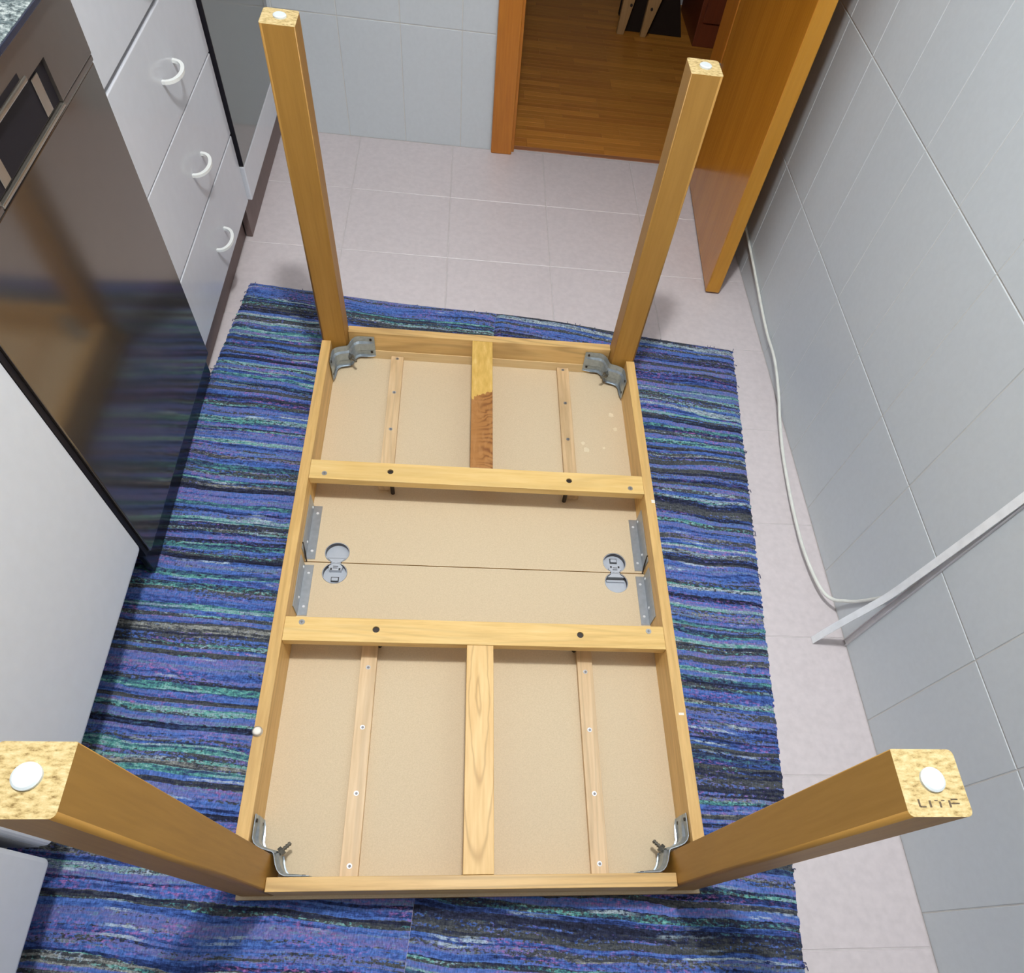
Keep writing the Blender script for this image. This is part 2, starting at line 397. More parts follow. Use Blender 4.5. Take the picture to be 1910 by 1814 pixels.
# back wall, left of the doorway and over it
wall_back = empty('wall_back'); tag(wall_back, kind='structure')
box('wall_core', -1.32, 0.100, BY + 0.0015, BY + 0.13, -0.06, ZC, m_grout, wall_back)
box('wall_core', 0.810, WX + 0.11, BY + 0.0015, BY + 0.13, -0.06, ZC, m_grout, wall_back)
box('wall_core', 0.100, 0.810, BY + 0.0015, BY + 0.13, 2.06, ZC, m_grout, wall_back)
RB = Matrix(((1, 0, 0), (0, 0, -1), (0, 1, 0)))    # local x -> x, y -> z, z(out) -> -y
for k in range(-4, 1):
    for r in range(5):
        x0 = -0.081 + TY * k + JW / 2 - TY + TY; x1 = min(x0 + TY - JW, 0.030); z0 = TZ * r + JW / 2 + 0.0005
        if k == 0: x0 = -0.081 + JW / 2
        wall_tile(wall_back, x1 - x0, TZ - JW, (x0, BY + 0.006, z0), RB)
tag(box('wall_left', -1.44, -1.32, -1.7, 2.705, -0.06, ZC, m_white_wall), kind='structure')
tag(box('wall_front', -1.44, 1.0, -1.82, -1.7, -0.06, ZC, m_white_wall), kind='structure')
tag(box('ceiling', -1.44, 2.2, -1.82, 5.4, ZC, ZC + 0.1, m_white_wall), kind='structure')

# door casing, lining, threshold
cas = empty('trim_1', (0.07, 2.56, 0)); tag(cas, kind='structure')
def kid(o, parent):                     # keep world-space mesh under a parent that has a location
    o.parent = parent; o.matrix_parent_inverse = parent.matrix_world.inverted() if False else Matrix.Translation(-Vector(parent.location)); return o
kid(box('casing_post', 0.032, 0.108, 2.555, BY + 0.0005, 0.0, 2.09, m_casing, bev=0.003), cas)
kid(box('casing_post', 0.802, 0.872, 2.555, BY + 0.0005, 0.0, 2.09, m_casing, bev=0.003), cas)
kid(box('casing_head', 0.032, 0.872, 2.555, BY + 0.0005, 2.09, 2.16, m_casing, bev=0.003), cas)
kid(box('jamb_lining', 0.1005, 0.118, BY + 0.001, BY + 0.135, 0.0, 2.05, m_casing, bev=0.002), cas)
kid(box('jamb_lining', 0.792, 0.8095, BY + 0.001, BY + 0.135, 0.0, 2.05, m_casing, bev=0.002), cas)
box_thr = box('trim_2', 0.119, 0.791, 2.600, 2.622, -0.02, 0.0008, m_threshold, bev=0.001); tag(box_thr, kind='structure')

# open door leaf
door = empty('door_1', (0.785, 2.545, 0.0), 0.0); tag(door, kind='structure')
ang = math.atan2(0.034, 0.568)
door.rotation_euler = (0, 0, -ang)      # leaf runs towards -y
bm = bmesh.new(); abox(bm, 0.0, 0.046, -0.708, 0.0, 0.006, 2.03, 0.0025, 2)
bm.faces.ensure_lookup_table()
for f in bm.faces:
    if f.normal.y < -0.9 and f.calc_center_median().y < -0.7: f.material_index = 1
leaf = done('door_leaf', bm, [m_door, m_door_edge], door)
for sx in (-1, 1):
    bm = bmesh.new()
    bx = -0.001 if sx < 0 else 0.047
    acyl(bm, (bx, -0.645, 1.02), (sx, 0, 0), 0.022, 0.008, 24)
    acyl(bm, (bx, -0.645, 1.02), (sx, 0, 0), 0.009, 0.05, 16)
    atube(bm, spline([(bx + sx * 0.05, -0.645, 1.02), (bx + sx * 0.052, -0.62, 1.02), (bx + sx * 0.052, -0.54, 1.022)], 4), 0.009, 10)
    done('door_handle', bm, m_zinc, leaf, True)
for z in (0.25, 1.75):
    bm = bmesh.new(); acyl(bm, (-0.004, 0.006, z), (0, 0, 1), 0.006, 0.09, 12); done('hinge', bm, m_zinc, door)

# hallway
hall = box('floor.001', -1.0, 2.1, 2.622, 5.4, -0.06, -0.0065, m_parquet[1]); tag(hall, kind='structure')
def strip_me(L, Wd, mi):
    key = ('p', round(L, 3), round(Wd, 3), mi)
    if key not in tile_mesh: tile_mesh[key] = None; tile_mesh[key] = tile_me(('p', mi), L, Wd, 0.0065, m_parquet[mi], 0.0003)
    return tile_mesh[key]
PL, PW = 0.30, 0.030
nrow = 48
for r in range(nrow):
    off = random.choice([0, 0.25, 0.5, 0.75]) * PL
    for c in range(6):
        x0 = -0.28 + off + c * PL - PL * 0.5
        mi = random.choices([0, 1, 2], [5, 3, 2])[0]
        o = link('parquet_strip', strip_me(PL - 0.0006, PW - 0.0006, mi), m_parquet[mi], hall)
        o.location = (x0, 2.624 + r * PW, -0.0066)
tag(box('wall_hall', 0.86, 2.1, 4.06, 4.16, -0.06, ZC, m_white_wall), kind='structure')
tag(box('wall_hall.001', -1.0, 2.1, 5.3, 5.4, -0.06, ZC, m_white_wall), kind='structure')
tag(box('wall_hall.002', -1.1, -1.0, 2.705, 5.4, -0.06, ZC, m_white_wall), kind='structure')
tag(box('wall_hall.003', 2.1, 2.2, 2.705, 5.4, -0.06, ZC, m_white_wall), kind='structure')
tag(box('wall_hall.004', 1.0, 2.2, 2.60, 2.705, -0.06, ZC, m_white_wall), kind='structure')

# stool and cabinet in the hall
st = tag(empty('stool', (0.76, 3.70, 0)), 'dark wooden stool with two pale tapered front legs on the hall parquet', 'stool')
def quad_prism(name, b0, b1, t0, t1, zt, y0, y1, m, parent, z0=0.0):
    bm = bmesh.new()
    V = [bm.verts.new(p) for p in ((b0, y0, z0), (b1, y0, z0), (b1, y1, z0), (b0, y1, z0), (t0, y0, zt), (t1, y0, zt), (t1, y1, zt), (t0, y1, zt))]
    for f in ((0, 3, 2, 1), (4, 5, 6, 7), (0, 1, 5, 4), (1, 2, 6, 5), (2, 3, 7, 6), (3, 0, 4, 7)): bm.faces.new([V[i] for i in f])
    bmesh.ops.bevel(bm, geom=list(bm.edges), offset=0.0015, segments=1, affect='EDGES')
    return kid(done(name, bm, m), parent)
l1 = quad_prism('leg', 0.612, 0.644, 0.63, 0.735, 0.46, 3.655, 3.68, m_stool_pale, st)
l2 = quad_prism('leg', 0.722, 0.747, 0.745, 0.885, 0.46, 3.655, 3.68, m_stool_pale, st)
quad_prism('back_panel', 0.625, 0.925, 0.64, 0.77, 0.44, 3.70, 3.72, m_stool_dark, st)
quad_prism('back_leg', 0.640, 0.670, 0.66, 0.70, 0.46, 3.85, 3.875, m_stool_dark, st)
quad_prism('back_leg', 0.880, 0.910, 0.84, 0.87, 0.46, 3.85, 3.875, m_stool_dark, st)
kid(box('seat', 0.60, 0.92, 3.64, 3.90, 0.46, 0.485, m_stool_pale, bev=0.004), st)
kid(box('stretcher', 0.655, 0.67, 3.68, 3.86, 0.16, 0.19, m_stool_dark, bev=0.002), st)
for lg, (x, z) in ((l1, (0.655, 0.105)), (l2, (0.750, 0.10))):
    bm = bmesh.new(); acyl(bm, (x - 0.76, 3.653 - 3.70, z), (0, 1, 0), 0.006, 0.003, 12)
    sc = done('screw', bm, m_bolt, lg); sc.matrix_parent_inverse = Matrix.Translation((0.76, 3.70, 0))
cb = tag(empty('hall_cabinet', (1.14, 3.80, 0)), 'red brown wooden cabinet on the hall floor beside the stool', 'cabinet')
kid(box('body', 0.965, 1.32, 3.625, 4.00, 0.0, 0.80, m_cabinet_red, bev=0.003), cb)
kid(box('door', 0.985, 1.30, 3.612, 3.626, 0.09, 0.78, m_cabinet_red, bev=0.002), cb)
kid(box('top', 0.955, 1.33, 3.605, 4.01, 0.80, 0.825, m_cabinet_red, bev=0.003), cb)

# ------------------------------------------------------------------ kitchen units on the left
FX = -0.705                       # drawer front plane
BXK = -1.30                       # back of the units
wt = tag(empty('worktop', (-1.0, 0.7, 0.8205)), 'speckled grey green granite worktop above the dark dishwasher', 'worktop')
bm = bmesh.new(); abox(bm, -1.318, -0.6905, -0.515, 2.573, 0.8205, 0.8285, 0.002, 2)
kid(done('slab', bm, m_granite), wt)
kid(box('front_edge', -0.6910, -0.6880, -0.515, 2.573, 0.8203, 0.8278, m_edge_reflection, bev=0.001), wt)

def rounded_front(name, xf, th, y0, y1, z0, z1, r, m, parent, edge=0.003):
    """panel in the y-z plane with rounded corners, front face at xf"""
    poly = []
    for cy, cz, a0 in ((y1 - r, z1 - r, 0), (y0 + r, z1 - r, 90), (y0 + r, z0 + r, 180), (y1 - r, z0 + r, 270)):
        for k in range(5):
            a = math.radians(a0 + 22.5 * k); poly.append((cy + r * math.cos(a), cz + r * math.sin(a)))
    bm = bmesh.new(); aprism(bm, poly, 0, th)
    es = [e for e in bm.edges if abs(e.verts[0].co.z - th) < 1e-6 and abs(e.verts[1].co.z - th) < 1e-6]
    bmesh.ops.bevel(bm, geom=es, offset=edge, segments=3, affect='EDGES', profile=0.5)
    for v in bm.verts: v.co = Vector((xf - th + v.co.z, v.co.x, v.co.y))
    return done(name, bm, m, parent)
def bow_handle(xf, yc, z, parent):
    bm = bmesh.new(); N = 18; Rr = 0.052; dep = 0.034; th = 0.008; hh = 0.0030
    ring = []
    for i in range(N + 1):
        a = PI * i / N
        py, px = yc - Rr * math.cos(a), dep * math.sin(a) ** 0.85
        py2, px2 = yc - (Rr - th) * math.cos(a), (dep - th) * math.sin(a) ** 0.85
        ring.append([bm.verts.new((xf + px, py, z - hh)), bm.verts.new((xf + px, py, z + hh)), bm.verts.new((xf + px2, py2, z + hh)), bm.verts.new((xf + px2, py2, z - hh))])
    for i in range(N):
        for k in range(4): bm.faces.new((ring[i][k], ring[i][(k + 1) % 4], ring[i + 1][(k + 1) % 4], ring[i + 1][k]))
    bm.faces.new(ring[0]); bm.faces.new(ring[-1][::-1])
    return done('handle', bm, m_handle, parent)

du = tag(empty('drawer_unit'), 'white drawer unit with white bow handles between the oven and the dishwasher', 'drawer unit')
box('carcass', BXK, FX - 0.019, 1.292, 1.930, 0.13, 0.8200, m_carcass, du)
box('plinth', -0.76, -0.743, 1.292, 1.930, 0.002, 0.13, m_plinth, du)
for z0, z1, e in ((0.113, 0.286, 0.003), (0.2905, 0.4685, 0.003), (0.4710, 0.648, 0.003), (0.6565, 0.806, 0.003)):
    dr = rounded_front('drawer', FX, 0.019, 1.2945, 1.9285, z0, z1, 0.0025, m_lacquer, du, 0.0022)
    zc = {0.113: 0.190, 0.2905: 0.372, 0.4710: 0.556, 0.6565: 0.735}[z0]
    bow_handle(FX, 1.6165, zc, dr)

ov = tag(empty('oven'), 'built in dark glass oven above a white panel in the far left corner', 'oven')
OX = -0.694
box('housing', BXK, OX - 0.024, 1.934, 2.570, 0.13, 0.8200, m_carcass, ov)
bm = bmesh.new(); abox(bm, OX - 0.022, OX, 1.934, 2.568, 0.206, 0.660, 0.0015, 2)
for f in bm.faces:
    f.material_index = 0 if f.normal.x > 0.7 else 1
gd = done('glass_door', bm, [m_oven_glass, m_black], ov)
bm = bmesh.new()
atube(bm, [(OX + 0.035, 1.99, 0.63), (OX + 0.035, 2.51, 0.63)], 0.009, 12)
for y in (2.02, 2.48): acyl(bm, (OX, y, 0.63), (1, 0, 0), 0.006, 0.035, 10)
done('handle', bm, m_steel_panel, gd)
cp = box('control_panel', OX - 0.022, OX, 1.934, 2.568, 0.666, 0.806, m_steel_panel, ov, bev=0.0015)
for y in (2.08, 2.25, 2.42):
    bm = bmesh.new(); acyl(bm, (OX, y, 0.735), (1, 0, 0), 0.02, 0.022, 24, 0.017); done('knob', bm, m_steel_lip, cp)
rounded_front('bottom_panel', OX, 0.020, 1.934, 2.568, 0.113, 0.203, 0.003, m_lacquer, ov, 0.003)
box('plinth', -0.74, -0.722, 1.934, 2.572, 0.002, 0.110, m_plinth, ov)

dw = tag(empty('dishwasher'), 'dark steel dishwasher with glossy door and recessed control strip', 'dishwasher')
DX = -0.700
box('cabinet', BXK, DX - 0.030, 0.680, 1.288, 0.115, 0.8200, m_void, dw)
rounded_front('door', DX, 0.028, 0.6775, 1.2855, 0.100, 0.703, 0.003, m_steel_dark, dw, 0.002)
bm = bmesh.new(); abox(bm, DX - 0.028, DX + 0.0015, 0.6775, 1.2885, 0.7125, 0.8195, 0.002, 2)
pan = done('control_panel', bm, m_steel_panel, dw)
bm = bmesh.new(); abox(bm, DX - 0.0045, DX + 0.02, 0.846, 1.128, 0.700, 0.770); cut(pan, bm)
box('door_lip', DX - 0.027, DX + 0.0020, 0.846, 1.131, 0.7055, 0.7110, m_steel_lip, dw, bev=0.0015)
box('door_lip', DX - 0.027, DX + 0.0005, 0.6775, 0.846, 0.7035, 0.7115, m_steel_panel, dw, bev=0.0015)
box('door_lip', DX - 0.027, DX + 0.0005, 1.131, 1.2885, 0.7035, 0.7115, m_steel_panel, dw, bev=0.0015)
strip = box('display_strip', DX - 0.0044, DX - 0.0032, 0.848, 1.126, 0.714, 0.768, m_black, dw)
for y0, y1 in ((1.070, 1.096), (0.877, 0.902)):
    box('light_bar', DX - 0.0032, DX - 0.0015, y0, y1, 0.716, 0.764, m_steel_lip, strip, bev=0.001)
box('handle_ridge', DX + 0.0013, DX + 0.006, 0.846, 1.05, 0.772, 0.779, m_steel_lip, pan, bev=0.002)
box('handle_slot', DX + 0.0012, DX + 0.002, 0.846, 1.035, 0.7795, 0.787, m_black, pan)
box('toe_panel', DX - 0.040, DX - 0.026, 0.680, 1.3105, 0.012, 0.100, m_toe, dw, bev=0.002)
box('side_trim', DX - 0.03, DX - 0.006, 0.664, 0.6765, 0.10, 0.809, m_black, dw)

def white_unit(y0, y1, label, zb):
    u = tag(empty('base_cabinet'), label, 'cabinet', 'white base cabinets by the camera')
    box('carcass', BXK, DX - 0.0195, y0, y1, zb + 0.002, 0.8200, m_carcass, u)
    rounded_front('door', DX, 0.019, y0 + 0.001, y1 - 0.001, zb, 0.806, 0.012, m_lacquer2, u, 0.009)
    box('plinth', -1.02, -1.005, y0, y1, 0.004, zb + 0.002, m_plinth, u)
white_unit(0.0695, 0.6615, 'plain white cabinet door next to the dark dishwasher', 0.137)
white_unit(-0.54, 0.0545, 'plain white cabinet door in the lower left corner', 0.128)

# ------------------------------------------------------------------ rag rug
RA = -0.0976
RT = 0.006
rug = tag(empty('rag_rug', (0.634, -0.02, 0.0), RA), 'blue and purple striped rag rug under the upturned table', 'rug')
RW = 0.745
def rug_height(x, y, far):
    """x from right edge (negative), y from near"""
    h = 0.0
    d = (y - (far - 0.02)) / 0.12
    h += 0.016 * math.exp(-d * d) * math.exp(-((x + 0.62) / 0.28) ** 2)
    return h
FAR = 1.590
def rug_panel(name, x0, x1, mseed, seam):
    bm = bmesh.new(); nx, pitch = 46, 0.0068
    y0, y1 = -0.62, FAR + 0.003
    ny = int((y1 - y0) / (pitch / 3))
    rnd = random.Random(mseed)
    eL = [rnd.uniform(-0.0022, 0.0022) for _ in range(ny + 1)]; eR = [rnd.uniform(-0.0022, 0.0022) for _ in range(ny + 1)]
    fr = [rnd.uniform(-0.003, 0.003) for _ in range(nx + 1)]
    grid = []
    for j in range(ny + 1):
        row = []
        for i in range(nx + 1):
            s, t = i / nx, j / ny
            x = x0 + (x1 - x0) * s + (eL[j // 3 * 3] if i == 0 and seam != 0 else eR[j // 3 * 3] if i == nx and seam != 1 else 0)
            y = y0 + (y1 - y0) * t + (fr[i] if j == ny else 0)
            edge = min(s, 1 - s) * (x1 - x0); e2 = (1 - t) * (y1 - y0)
            r = min(1.0, edge / 0.006) ** 0.5 if edge < 0.006 else 1.0
            if e2 < 0.008: r *= (e2 / 0.008) ** 0.5
            ridge = 0.0013 * abs(math.sin(PI * y / pitch + 0.8 * math.sin(x * 9)))
            z = 0.0006 + r * (RT - 0.0016) + ridge * r + rug_height(x, y, FAR)
            # keep flat where the table top presses on it
            row.append(bm.verts.new((x, y, z)))
        grid.append(row)
    for j in range(ny):
        for i in range(nx): bm.faces.new((grid[j][i], grid[j][i + 1], grid[j + 1][i + 1], grid[j + 1][i]))
    o = done(name, bm, rug_mat(name + '_weave', mseed), rug, True)
    return o
rug_panel('woven_panel', -RW + 0.0002, 0.0, 3, 0)
rug_panel('woven_panel', -2 * RW, -RW - 0.0002, 11, 1)
# loose threads along the edges
bm = bmesh.new(); rnd = random.Random(5)
for k in range(24):
    y = rnd.uniform(-0.2, FAR - 0.02); side = rnd.choice((0.0, -2 * RW)); s = 1 if side == 0 else -1
    l = rnd.uniform(0.003, 0.008)
    atube(bm, [(side - s * 0.004, y, 0.004), (side + s * l * 0.5, y + rnd.uniform(-.003, .003), 0.004), (side + s * l, y + rnd.uniform(-.006, .006), 0.002)], 0.0009, 5)
for k in range(18):
    x = rnd.uniform(-2 * RW, 0); l = rnd.uniform(0.004, 0.010)
    atube(bm, [(x, FAR - 0.002, 0.004 + rug_height(x, FAR, FAR)), (x + rnd.uniform(-.004, .004), FAR + l, 0.003 + rug_height(x, FAR, FAR))], 0.0009, 5)
th = done('loose_threads', bm, plain('navy_thread', (0.03, 0.04, 0.12), 0.9), rug); th['kind'] = 'stuff'

# ------------------------------------------------------------------ the upturned table
W2, L, LS, RTK, PZ = 0.425, 1.4248, 0.0631, 0.0238, D - 0.0798
tb = tag(empty('extending_table', (0.0, L / 2, 0.007)), 'upturned wooden extending table with legs in the air on a blue rag rug', 'table')
def T(o): return kid(o, tb)
OV, TBZ = 0.0058, 0.0085
SEAM = 0.7150
tops = []
for y0, y1 in ((-OV, SEAM - 0.0008), (SEAM + 0.0008, L + OV)):
    bm = bmesh.new(); abox(bm, -W2 - OV, W2 + OV, y0, y1, TBZ, PZ, 0.0012, 2)
    for f in bm.faces: f.material_index = 0 if f.normal.z > 0.5 else 1
    tops.append(done('tabletop_half', bm, [m_mdf, m_top_edge]))
HC = [(-0.331, SEAM + 0.0275), (-0.331, SEAM - 0.0285), (0.331, SEAM + 0.0285), (0.331, SEAM - 0.0275)]
HR = 0.0280
for t, idx in ((tops[0], (1, 3)), (tops[1], (0, 2))):
    bm = bmesh.new()
    for i in idx: acyl(bm, (HC[i][0], HC[i][1], PZ - 0.0132), (0, 0, 1), HR + 0.0006, 0.03, 40)
    cut(t, bm)
    bm = bmesh.new()
    for x in (-0.331, 0.331): abox(bm, x - 0.0125, x + 0.0125, SEAM - 0.012, SEAM + 0.012, PZ - 0.0132, PZ + 0.02)
    cut(t, bm)
    T(t)
# folding cup hinges
for x, flip in ((-0.331, 0.0), (0.331, PI)):
    h = empty('hinge', (x - 0.0, SEAM - L / 2, PZ - 0.007), flip, tb)
    def cup(name, cy):
        bm = bmesh.new(); n = 36
        rim0 = [bm.verts.new((HR * math.cos(2 * PI * k / n), cy + HR * math.sin(2 * PI * k / n), -0.0002)) for k in range(n)]
        rim1 = [bm.verts.new((HR * math.cos(2 * PI * k / n), cy + HR * math.sin(2 * PI * k / n), -0.0128)) for k in range(n)]
        rim2 = [bm.verts.new(((HR - 0.0012) * math.cos(2 * PI * k / n), cy + (HR - 0.0012) * math.sin(2 * PI * k / n), -0.0002)) for k in range(n)]
        rim3 = [bm.verts.new(((HR - 0.0012) * math.cos(2 * PI * k / n), cy + (HR - 0.0012) * math.sin(2 * PI * k / n), -0.0115)) for k in range(n)]
        for A, B, mi in ((rim0, rim1, 1), (rim0, rim2, 0), (rim2, rim3, 1)):
            for k in range(n):
                f = bm.faces.new((A[k], A[(k + 1) % n], B[(k + 1) % n], B[k])); f.material_index = mi
        f = bm.faces.new(rim3); f.material_index = 0
        bm.faces.new(rim1[::-1])
        done(name, bm, [m_hinge, m_hinge_wall_shade], h)
    cup('hinge_cup', 0.0278); cup('hinge_cup', -0.0282)
    bm = bmesh.new()
    # bridge with waist
    aprism(bm, [(-0.020, 0.012), (-0.011, 0.004), (-0.010, -0.004), (-0.016, -0.010), (-0.013, -0.020), (0.013, -0.020), (0.016, -0.010), (0.010, -0.004), (0.011, 0.004), (0.020, 0.012)], -0.0114, -0.0012)
    done('hinge_bridge', bm, m_hinge, h)
    bm = bmesh.new(); abox(bm, -0.0240, 0.0240, 0.0120, 0.0165, -0.0116, -0.0108); done('slot', bm, m_slot, h)
    bm = bmesh.new(); abox(bm, -0.0225, 0.0225, 0.0165, 0.0220, -0.0116, -0.0070, 0.0006, 1); done('hinge_ledge', bm, m_hinge, h)
    bm = bmesh.new()
    for q in ((-0.0115, -0.0075, -0.0195, -0.0140), (0.0075, 0.0115, -0.0195, -0.0140), (-0.006, 0.006, -0.0100, -0.0082), (-0.006, 0.005, -0.0150, -0.0133)): abox(bm, *q, -0.0013, -0.0009)
    done('slot', bm, m_slot, h)
    bm = bmesh.new(); abox(bm, -0.0090, 0.0090, -0.0470, -0.0325, -0.0116, -0.0110); done('slot', bm, m_slot, h)
    bm = bmesh.new(); abox(bm, -0.0072, 0.0072, -0.0440, -0.0355, -0.0112, -0.0080, 0.0005, 1); done('hinge_tab', bm, m_hinge, h)

# apron rails
zr0 = PZ + 0.0003
side_rails = []
for sx in (-1, 1):
    x0, x1 = (-W2, -W2 + RTK) if sx < 0 else (W2 - RTK, W2)
    rl = T(box('apron_rail', x0, x1, LS + 0.0006, L - LS - 0.0006, zr0, D, m_rail_y, bev=0.0012)); side_rails.append(rl)
for y0, y1 in ((0.0, RTK), (L - RTK, L)):
    T(box('apron_rail', -W2 + LS + 0.0006, W2 - LS - 0.0006, y0, y1, zr0, D, m_rail_x, bev=0.0012))
# thin pale strip along the inner foot of the rear rail
T(box('pale_strip', -W2 + LS + 0.045, W2 - LS - 0.045, L - RTK - 0.003, L - RTK - 0.0003, zr0, zr0 + 0.026, m_pale_strip, bev=0.0005))

# cross bars with screws, dark bolts
YB = ((0.8945, 0.9503), (0.4741, 0.5292))
for bi, (y0, y1) in enumerate(YB):
    b = box('cross_bar', -W2 + RTK + 0.0003, W2 - RTK - 0.0003, y0, y1, D - 0.0185, D + 0.0002, m_pine_x, bev=0.0010)
    hy = (0.9245, 0.5035)[bi]; sy = (0.910, 0.5165)[bi]
    bm = bmesh.new()
    for x in (-0.215, 0.2155): acyl(bm, (x, hy, D - 0.03), (0, 0, 1), 0.0072, 0.06, 24)
    cut(b, bm); T(b)
    for x in (-0.215, 0.2155):
        bm = bmesh.new()
        acyl(bm, (x - b.location.x, hy, PZ + 0.001), (0, 0, 1), 0.0052, D - 0.0045 - PZ - 0.001, 16); acyl(bm, (x, hy, D - 0.0085), (0, 0, 1), 0.0070, 0.005, 20)
        o = done('bolt', bm, m_bolt, b)
    for x in (-0.3665, 0.3670):
        bm = bmesh.new(); acyl(bm, (x, sy, D - 0.002), (0, 0, 1), 0.0068, 0.0030, 20, 0.0060)
        abox(bm, x - 0.0032, x + 0.0032, sy - 0.0007, sy + 0.0007, D + 0.0009, D + 0.0012, mi=1); abox(bm, x - 0.0007, x + 0.0007, sy - 0.0032, sy + 0.0032, D + 0.0009, D + 0.0013, mi=1)
        done('screw', bm, [m_screw, m_screw_dark], b)
# stiles down the middle
T(box('centre_stile', -0.0262, 0.0290, RTK + 0.0006, YB[1][0] - 0.0006, D - 0.0225, D - 0.0005, m_stile_near, bev=0.001))
T(box('centre_stile', -0.0262, 0.0290, YB[0][1] + 0.0006, L - RTK - 0.0006, D - 0.0225, D - 0.0005, m_stile, bev=0.001))
# battens on the panel, with screws
for xc in (-0.2335, 0.2355):
    for y0, y1, sy in ((0.0255, 0.514, (0.0485, 0.1815, 0.3145, 0.447)), (0.932, L - RTK - 0.004, (0.993, 1.1245, 1.2575, 1.388))):
        b = box('batten', xc - 0.0168, xc + 0.0168, y0, y1, PZ + 0.0003, PZ + 0.0125, m_batten, bev=0.0008); T(b)
        for y in sy:
            bm = bmesh.new(); acyl(bm, (xc, y, PZ + 0.0115), (0, 0, 1), 0.0052, 0.0016, 18, 0.0048); acyl(bm, (xc + 0.0004, y - 0.0004, PZ + 0.0130), (0, 0, 1), 0.0028, 0.0004, 12, mi=1)
            done('screw', bm, [m_screw, m_screw_dark], b)
# steel angle strips beside the seam
for sx in (-1, 1):
    xi = (W2 - RTK) - 0.0004
    for y0, y1 in ((0.5735, 0.705), (0.7215, 0.8735)):
        bm = bmesh.new()
        prof = [(xi, PZ + 0.0004), (xi - 0.0215, PZ + 0.0004), (xi - 0.0215, PZ + 0.0018), (xi - 0.0018, PZ + 0.0018), (xi - 0.0014, PZ + 0.044), (xi, PZ + 0.044)]
        v0 = [bm.verts.new((sx * a, y0, c)) for a, c in prof]; v1 = [bm.verts.new((sx * a, y1, c)) for a, c in prof]
        n = len(prof)
        for i in range(n): bm.faces.new((v0[i], v0[(i + 1) % n], v1[(i + 1) % n], v1[i]))
        bm.faces.new(v0); bm.faces.new(v1[::-1])
        a = T(done('angle_strip', bm, m_zinc_flat))
        for yy in (y0 + 0.022, y1 - 0.022):
            bm = bmesh.new(); acyl(bm, (sx * (xi - 0.0125), yy, PZ + 0.0015), (0, 0, 1), 0.0036, 0.0018, 12, 0.0026); done('screw', bm, m_rivet, a)
        for yy in (y0 + 0.040, y1 - 0.012):
            bm = bmesh.new(); acyl(bm, (sx * (xi - 0.0015), yy, PZ + 0.012), (-sx, 0, 0), 0.0036, 0.0018, 12, 0.0026); done('screw', bm, m_rivet, a)
    bm = bmesh.new(); atube(bm, [(sx * (xi - 0.001), 0.737, PZ + 0.046), (sx * (xi - 0.003), 0.727, PZ + 0.024), (sx * (xi - 0.004), 0.7135, PZ + 0.003)], 0.0016, 8)
    T(done('hook_pin', bm, m_bolt))

# legs with chipboard ends, glides; corner plates with bolts
def leg(name, x0, y0, stencil=False):
    bm = bmesh.new(); s = LS; poly = []
    for ix, iy, a0 in ((1, 1, 0), (0, 1, 90), (0, 0, 180), (1, 0, 270)):
        inner = (ix == (1 if x0 < 0 else 0)) and (iy == (1 if y0 < 0.5 else 0))     # the corner facing the table middle stays sharp
        r = 0.0014 if inner else 0.0058
        cx = x0 + s - r if ix else x0 + r; cy = y0 + s - r if iy else y0 + r
        for k in range(5):
            a = math.radians(a0 + 22.5 * k); poly.append((cx + r * math.cos(a), cy + r * math.sin(a)))
    zt = D + 0.6502
    aprism(bm, poly, zr0, zt)
    for f in bm.faces:
        if f.normal.z > 0.5 or f.calc_center_median().z > zt - 1e-5: f.material_index = 1
    o = T(done(name, bm, [m_veneer, m_chip]))
    for p in o.data.polygons:
        if abs(p.normal.z) < 0.5 and p.area < 0.01: p.use_smooth = True
    cx, cy = x0 + s / 2 + 0.001, y0 + s / 2 + 0.002
    bm = bmesh.new(); acyl(bm, (cx, cy, zt - 0.001), (0, 0, 1), 0.0118, 0.0035, 32); acyl(bm, (cx, cy, zt + 0.0025), (0, 0, 1), 0.0118, 0.0012, 32, 0.0098)
    done('glide', bm, m_glide, o)
    if stencil:
        bm = bmesh.new(); z0, z1 = zt + 0.0001, zt + 0.0004
        def stroke(a, b, c, d): abox(bm, a, b, c, d, z0, z1)
        lx = x0 + 0.0125; ly = y0 + 0.0085; hgt = 0.0072
        stroke(lx, lx + 0.0016, ly + 0.0006, ly + hgt); stroke(lx + 0.001, lx + 0.0068, ly, ly + 0.0012)            # L
        stroke(lx + 0.0105, lx + 0.0124, ly, ly + hgt - 0.001)                                              # I
        stroke(lx + 0.0205, lx + 0.0222, ly, ly + 0.0052); stroke(lx + 0.0165, lx + 0.0195, ly + 0.0058, ly + 0.0068); stroke(lx + 0.0232, lx + 0.0262, ly + 0.0058, ly + 0.0068)  # T
        stroke(lx + 0.0300, lx + 0.0318, ly, ly + hgt - 0.0008); stroke(lx + 0.0324, lx + 0.0405, ly + 0.0030, ly + 0.0041); stroke(lx + 0.0328, lx + 0.0395, ly + 0.0068, ly + 0.0078)   # E, worn
        done('lettering', bm, m_ink, o)
    return o
legs = [leg('leg', -W2, 0.0), leg('leg', W2 - LS, 0.0, True), leg('leg', -W2, L - LS), leg('leg', W2 - LS, L - LS)]

